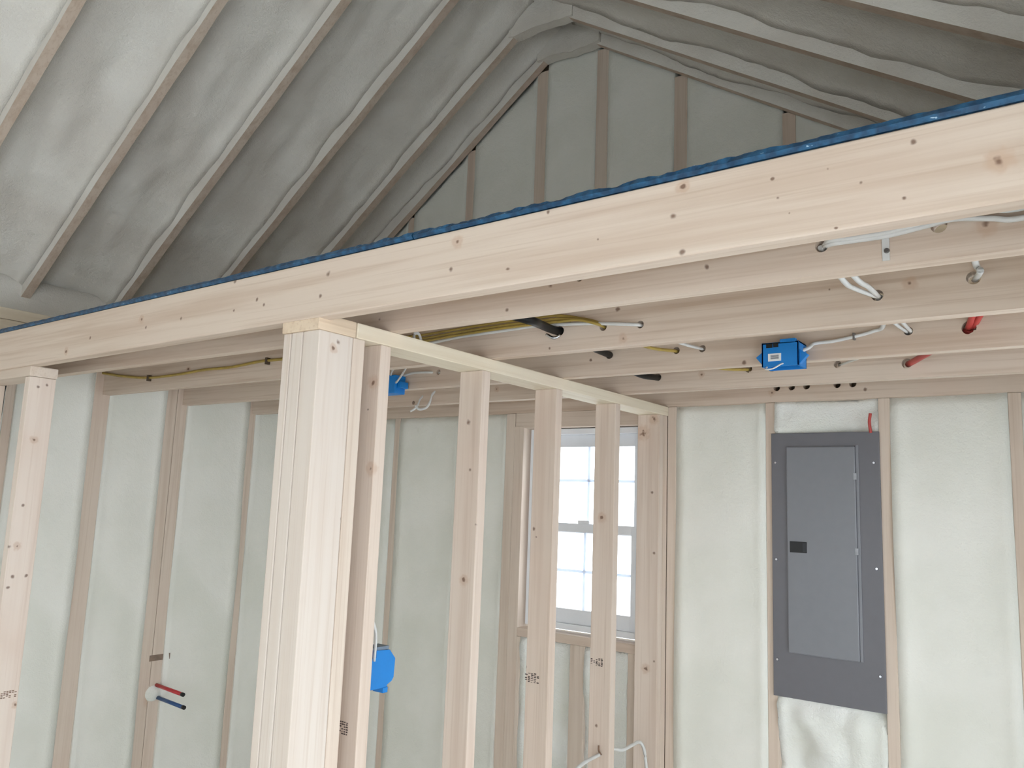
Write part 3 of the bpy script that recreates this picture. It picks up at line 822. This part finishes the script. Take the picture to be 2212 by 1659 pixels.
# two white cables on the second joist, held by a white strap
h0 = h2[0]
pj = [at(px, py, 1, J2Y - .02) for px, py in ((1795, 527), (1850, 519), (1920, 508), (2000, 488), (2060, 473), (2140, 472), (2212, 470))]
cab('white_cable', [(h0[0], J2Y + .05, h0[1] + .005)] + [tuple(p) for p in pj] + [(0.1, J2Y - .03, 1.15), (XR - .03, J2Y - .03, 1.16)], 0.0048, WHITEC, 'white cable sagging along the first joist, lower of the strapped pair', flat=1.3)
pk = [at(px, py - 8, 1, J2Y - .035) for px, py in ((1795, 527), (1850, 520), (1920, 508), (2000, 486), (2060, 470), (2140, 462), (2212, 456))]
cab('white_cable', [(h0[0], J2Y + .05, h0[1] + .014)] + [tuple(p) for p in pk] + [(0.1, J2Y - .04, 1.18), (XR - .03, J2Y - .04, 1.18)], 0.0048, WHITEC, 'white cable along the first joist, upper of the strapped pair', flat=1.3)
sp = at(1905, 500, 1, J2Y); sq = at(1925, 562, 1, J2Y)
st = tag(empty('cable_strap', W((sp.x + sq.x) / 2, J2Y, sq.z)), 'white plastic strap screwed to a joist over two cables', 'strap')
bm = bmesh.new()
xa, xb = sp.x, sq.x - .004
pr = [(J2Y - .001, sq.z), (J2Y - .006, sq.z), (J2Y - .008, sp.z - .035), (J2Y - .055, sp.z - .005), (J2Y - .055, sp.z + .05), (J2Y - .004, sp.z + .075), (J2Y - .001, sp.z + .075)]
v = [[bm.verts.new(W(x, py, pz)) for py, pz in pr] for x in (xa, xb)]
for i in range(len(pr)): bm.faces.new((v[0][i], v[0][(i + 1) % len(pr)], v[1][(i + 1) % len(pr)], v[1][i]))
bm.faces.new(v[0]); bm.faces.new(v[1])
from_bm('strap_band', bm, WHITEC, st)
s_ = at(1915, 541, 1, J2Y - .01); bm = bmesh.new()
bmesh.ops.create_cone(bm, cap_ends=True, segments=12, radius1=0.005, radius2=0.0035, depth=0.004, matrix=Matrix.Translation(W(*s_)) @ Matrix.Rotation(math.pi / 2, 4, 'X'))
from_bm('screw', bm, plain('grey_screw', (120, 118, 116), .4, metal=.6), st)
# pair from behind the first joist to a hole in the next
for k_, (px, py) in enumerate(((1822, 606), (1850, 602))):
    m1 = at(px + 26, py + 18, 1, 4.05)
    a_ = at(px, py, 1, 3.75)
    cab('white_cable', [(h0[0] - .01 + .03 * k_, J2Y + .02, h0[1] + .01 * k_), tuple(a_), tuple(m1), (h3[0][0], J3Y + .05, h3[0][1])], 0.0048, WHITEC,
        ('white cable entering a joist hole, lower of the bowed pair', 'white cable entering a joist hole, upper of the bowed pair')[k_], flat=1.2)
# single white into the right-hand hole
cab('white_cable', [(-0.40, J2Y + .3, 1.22)] + [tuple(at(px, py, 1, J3Y - .1)) for px, py in ((2108, 571), (2118, 585))] + [(h3[1][0], J3Y + .05, h3[1][1])], 0.0055, WHITEC, 'white cable hooking down into a joist hole', flat=1.2)
# cable of the stickered box
pts = [tuple(at(px, py, 1, J4Y - .02)) for px, py in ((1760, 742), (1800, 737), (1845, 727), (1885, 716))]
wc = cab('white_cable', [(bx1 - .01, by0 + .1, bz1 - .05), (bx1 + .03, J4Y - .05, bz1 - .03)] + pts + [tuple(at(1908, 703, 1, J4Y - .1)), (h3[0][0] - .05, J3Y + .3, 1.2), (h3[0][0], J3Y + .1, h3[0][1])], 0.0048, WHITEC, 'white cable curving away from the stickered blue box', flat=1.3)
p = at(1845, 727, 1, J4Y - .02)
tag(boxes('cable_staple', [(p.x - .006, p.x + .006, J4Y - .035, J4Y - .001, p.z - .022, p.z + .022)], plain('grey_staple', (120, 116, 112), .4)), 'small grey staple over the cable of the stickered box', 'staple')
# hole to hole runs
def run(nm, mat, ha, ya, hb, yb, r, label, n=1, sag=.02, cat='cable'):
    for i in range(n):
        dx = (i - (n - 1) / 2) * .022
        a = (ha[0] + dx, ya + .045, ha[1]); b = (hb[0] + dx, yb + .045, hb[1])
        m_ = ((a[0] + b[0]) / 2 + dx, (a[1] + b[1]) / 2, (a[2] + b[2]) / 2 - sag)
        cab(nm, [a, m_, b], r, mat, label if n == 1 else label + (', first of two' if i == 0 else ', second of two') , cat, flat=1.0, group=None)
run('white_cable', WHITEC, h3[0], J3Y, h4[0], J4Y, .0045, 'white cable crossing to the third joist right of the blue box', 2)
cab('red_conduit', [(h4[1][0] + .13, J4Y - .32, 1.29), (h4[1][0] + .06, J4Y - .16, 1.22), (h4[1][0] - .008, J4Y + .04, h4[1][1] + .004)], .008, REDC, 'red flexible conduit entering the third drilled joist', 'conduit', 1.0)
run('red_conduit', REDC, h4[1], J4Y, h5[1], J5Y, .0095, 'red flexible conduit bridging the last two drilled joists', 1, 0.0, 'conduit')
cab('red_conduit', [(h4[1][0] + .20, J4Y - .30, 1.29), (h4[1][0] + .11, J4Y - .14, 1.225), (h4[1][0] + .016, J4Y + .04, h4[1][1] + .008)], .008, REDC, 'red flexible conduit beside its twin at a joist hole', 'conduit', 1.0)
run('white_cable', WHITEC, h4[0], J4Y, h5[0], J5Y, .004, 'white cable reaching the fourth joist behind the blue box')
run('white_cable', WHITEC, h3[2], J3Y, h4[2], J4Y, .0045, 'white cable running beside the yellow cable between joists')
run('yellow_cable', YELLC, h3[3], J3Y, h4[3], J4Y, .005, 'yellow cable bowing between the second and third joists', 1, .04)
run('yellow_cable', YELLC, h4[3], J4Y, h5[2], J5Y, .005, 'yellow cable dipping below the joist left of the blue box', 1, .05)
run('black_cable', BLACKC, h3[4], J3Y, h4[4], J4Y, .011, 'thick black cable between the second and third joists', 1, .01)
run('black_cable', BLACKC, h4[4], J4Y, h5[4], J5Y, .011, 'thick black cable sagging to the fourth joist near the partition', 1, .05)
cab('black_cable', [(-2.98, J2Y + .12, 1.16), tuple(at(1135, 689, 1, 3.75)), tuple(at(1165, 700, 1, 4.1)), tuple(at(1193, 712, 1, 4.33)), (h3[4][0], J3Y + .05, h3[4][1])], .012, BLACKC, 'thick black cable with a shiny end at the yellow bundle', flat=1.1)
tag(tube('metal_sleeve', [tuple(at(1180, 722, 1, 4.32)), tuple(at(1196, 730, 1, 4.33)), tuple(at(1210, 724, 1, 4.36))], .004, STEEL), 'bright metal sleeve under the thick black cable', 'sleeve')
# yellow bundle along the second joist
base = [(1290, 697), (1250, 688), (1205, 685), (1150, 691), (1085, 699), (1020, 709), (960, 719), (912, 727)]
for k_, (dy, dz) in enumerate(((0, -3), (.015, 4), (.03, 10))):
    pts = [(h3[3][0], J3Y + .03, h3[3][1])] + [tuple(at(px, py + dz * (1 if i > 1 else .3), 1, J3Y - .025 - dy)) for i, (px, py) in enumerate(base)]
    cab('yellow_cable', pts + [(-4.35, J3Y - .05, 1.21 - .015 * k_), (-4.8, J3Y - .03, 1.17 - .015 * k_)], .0040, YELLC,
        ('topmost', 'middle', 'lowest')[k_] + ' yellow cable of the bundle of three along a drilled joist')
cab('white_cable', [(h3[2][0], J3Y + .04, h3[2][1])] + [tuple(at(px, py, 1, J3Y - .03)) for px, py in ((1370, 701), (1300, 699), (1230, 700), (1160, 704), (1090, 714), (1000, 727), (930, 741), (900, 745))] + [(-4.35, J3Y - .03, 1.14)], .0048, WHITEC, 'long white cable running under the yellow bundle', flat=0.9)
tag(tube('yellow_cable', [tuple(at(px, py, 1, J3Y - .02)) for px, py in ((640, 770), (607, 776), (560, 781), (500, 793), (440, 799), (390, 808), (320, 816), (260, 812), (215, 806), (190, 815))], .0055, YELLC), 'yellow cable stapled along the joist above the doorway', 'cable')
for i, (px, py) in enumerate(((322, 817), (578, 780))):
    p = at(px, py, 1, J3Y - .02)
    tag(boxes('cable_staple', [(p.x - .012, p.x + .012, J3Y - .04, J3Y - .001, p.z - .03, p.z + .03)], plain('dark_staple', (92, 76, 60), .5)), ('dark staple on the yellow cable near the foamed wall', 'dark staple on the yellow cable near the built-up post')[i], 'staple')
# white loop standing on the partition's top plate
lp = [at(px, py, 0, -3.52) for px, py in ((895, 735), (895, 722), (905, 722), (912, 735))]
cab('white_cable', [(lp[0].x, lp[0].y, 1.0)] + [tuple(p) for p in lp[1:3]] + [(lp[3].x, lp[3].y, 1.0)], .0045, WHITEC, 'small white cable loop rising from the partition top plate')
cab('white_cable', [tuple(at(881, 768, 1, 4.6)), tuple(at(866, 784, 1, 4.9)), tuple(at(848, 800, 1, 5.1)), (sx1 - .14, J4Y - .06, 1.1)], .005, WHITEC, 'white cable slanting steeply behind the first stud')
cab('white_cable', [tuple(at(888, 768, 1, 4.6)), tuple(at(874, 800, 1, 5.0)), tuple(at(856, 826, 1, 5.2)), (sx1 - .06, J4Y - .07, sz1 - .02)], .005, WHITEC, 'white cable dropping into the half hidden blue box')
cab('white_cable', [(sx1 - .1, J4Y - .05, sz1)] + [tuple(at(px, py, 1, J4Y - .02)) for px, py in ((870, 812), (890, 806), (920, 804))] + [(h4[5][0], J4Y + .04, h4[5][1])], .0045, WHITEC, 'white cable running from the half hidden box to a joist hole')
# coiled tail hanging from the fourth joist
cab('white_cable', [tuple(at(px, py, 1, J5Y + .018 - .03 * i)) for i, (px, py) in enumerate(((946, 842), (934, 852), (929, 868), (920, 881), (905, 884), (897, 876)))], .0055, WHITEC, 'white cable tail hanging in a hook from a loft joist')
cab('white_cable', [tuple(at(px, py, 1, J5Y + (.05 if i == 0 else -.03 * i))) for i, (px, py) in enumerate(((922, 848), (908, 862), (903, 874), (896, 883), (886, 889)))], .0045, WHITEC, 'thin white cable tail beside the hanging hook')
# cord at the bottom of the window bay
hs = at(1297, 1629, 1, sy[3][0])
cab('white_cable', [tuple(at(1225, 1680, 1, 5.7)), tuple(at(1262, 1648, 1, 5.95)), (hs.x, sy[3][0] + .0, hs.z)], .0062, WHITEC, 'straight white cord running up to a partition stud under the window', flat=1.0)
cab('white_cable', [(PX0 + .1, sy[3][1] - .001, hs.z + .02)] + [tuple(at(px, py, 1, y)) for px, py, y in ((1328, 1618, 6.5), (1345, 1620, 6.6), (1365, 1610, 6.75), (1381, 1603, 6.9), (1391, 1618, 6.95), (1396, 1655, 7.0), (1400, 1690, 7.02))], .0062, WHITEC, 'white cord bending downward in front of the end stud', flat=1.0)
bm = bmesh.new(); bm_tube(bm, [(hs.x - .01, sy[3][0] - .015, hs.z + .07), (hs.x - .005, sy[3][0] - .02, hs.z + .03), (hs.x + .02, sy[3][0] - .02, hs.z)], .003, 6)
from_bm('cord_clip', bm, RUST, studs[3])
# red and blue pipes from the left wall
for nm, mat, (pa, pb), lab in (('water_pipe', REDP, ((340, 1480), (402, 1500)), 'red water pipe stub with a black tip poking from the left wall'), ('water_pipe', BLUEP, ((342, 1507), (408, 1526)), 'blue water pipe stub with a black tip poking from the left wall')):
    a = at(pa[0], pa[1], 0, XL + .02)
    # leaves the wall straight, along x
    b = Vector((XL + 0.50, a.y, a.z - .02))
    e = tag(empty(nm, W(*a)), lab, 'pipe')
    tube('pipe', [(XL - .03, a.y, a.z), tuple(b)], .0085, mat, e, smooth=False, seg=12)
    tube('end_cap', [tuple(b), (b.x + .035, b.y, b.z - .001)], .0092, BLACK, e, smooth=False, seg=12)
fb = at(330, 1500, 0, XL)
foam('foam_patch', (XL, fb.y - .12, fb.z - .10), (0, .24, 0), (0, 0, .22), (1, 0, 0), 8, 8, lambda a, b, p: -0.02 + 0.055 * max(0, 1 - (2 * a - 1) ** 2 - (2 * b - 1) ** 2) + 0.012 * nz(p, 6, 2), FOAMB, wall_left, 0.03)
p = at(346, 1420, 0, XL)
boxes('grade_stamp', [(XL - .001, XL + .0015, p.y - .13, p.y + .12, p.z - .03, p.z + .035)], plain('faded_ink', (160, 138, 120), .8, var=.2), wall_left)
# bits at the panel top and the far left
cab('red_conduit', [tuple(at(1880, 893, 1, YB - .03)), tuple(at(1878, 912, 1, YB - .03)), tuple(at(1881, 935, 1, YB - .02))], .0055, REDC, 'short red conduit entering the top of the breaker panel', 'conduit', 1.0)
cab('black_cable', [tuple(at(px, py, 1, 3.35)) for px, py in ((12, 824), (6, 850), (2, 880), (-6, 930), (-10, 1000))], .008, BLACKC, 'black cable hanging behind the end stud of the short wall', flat=1.0)
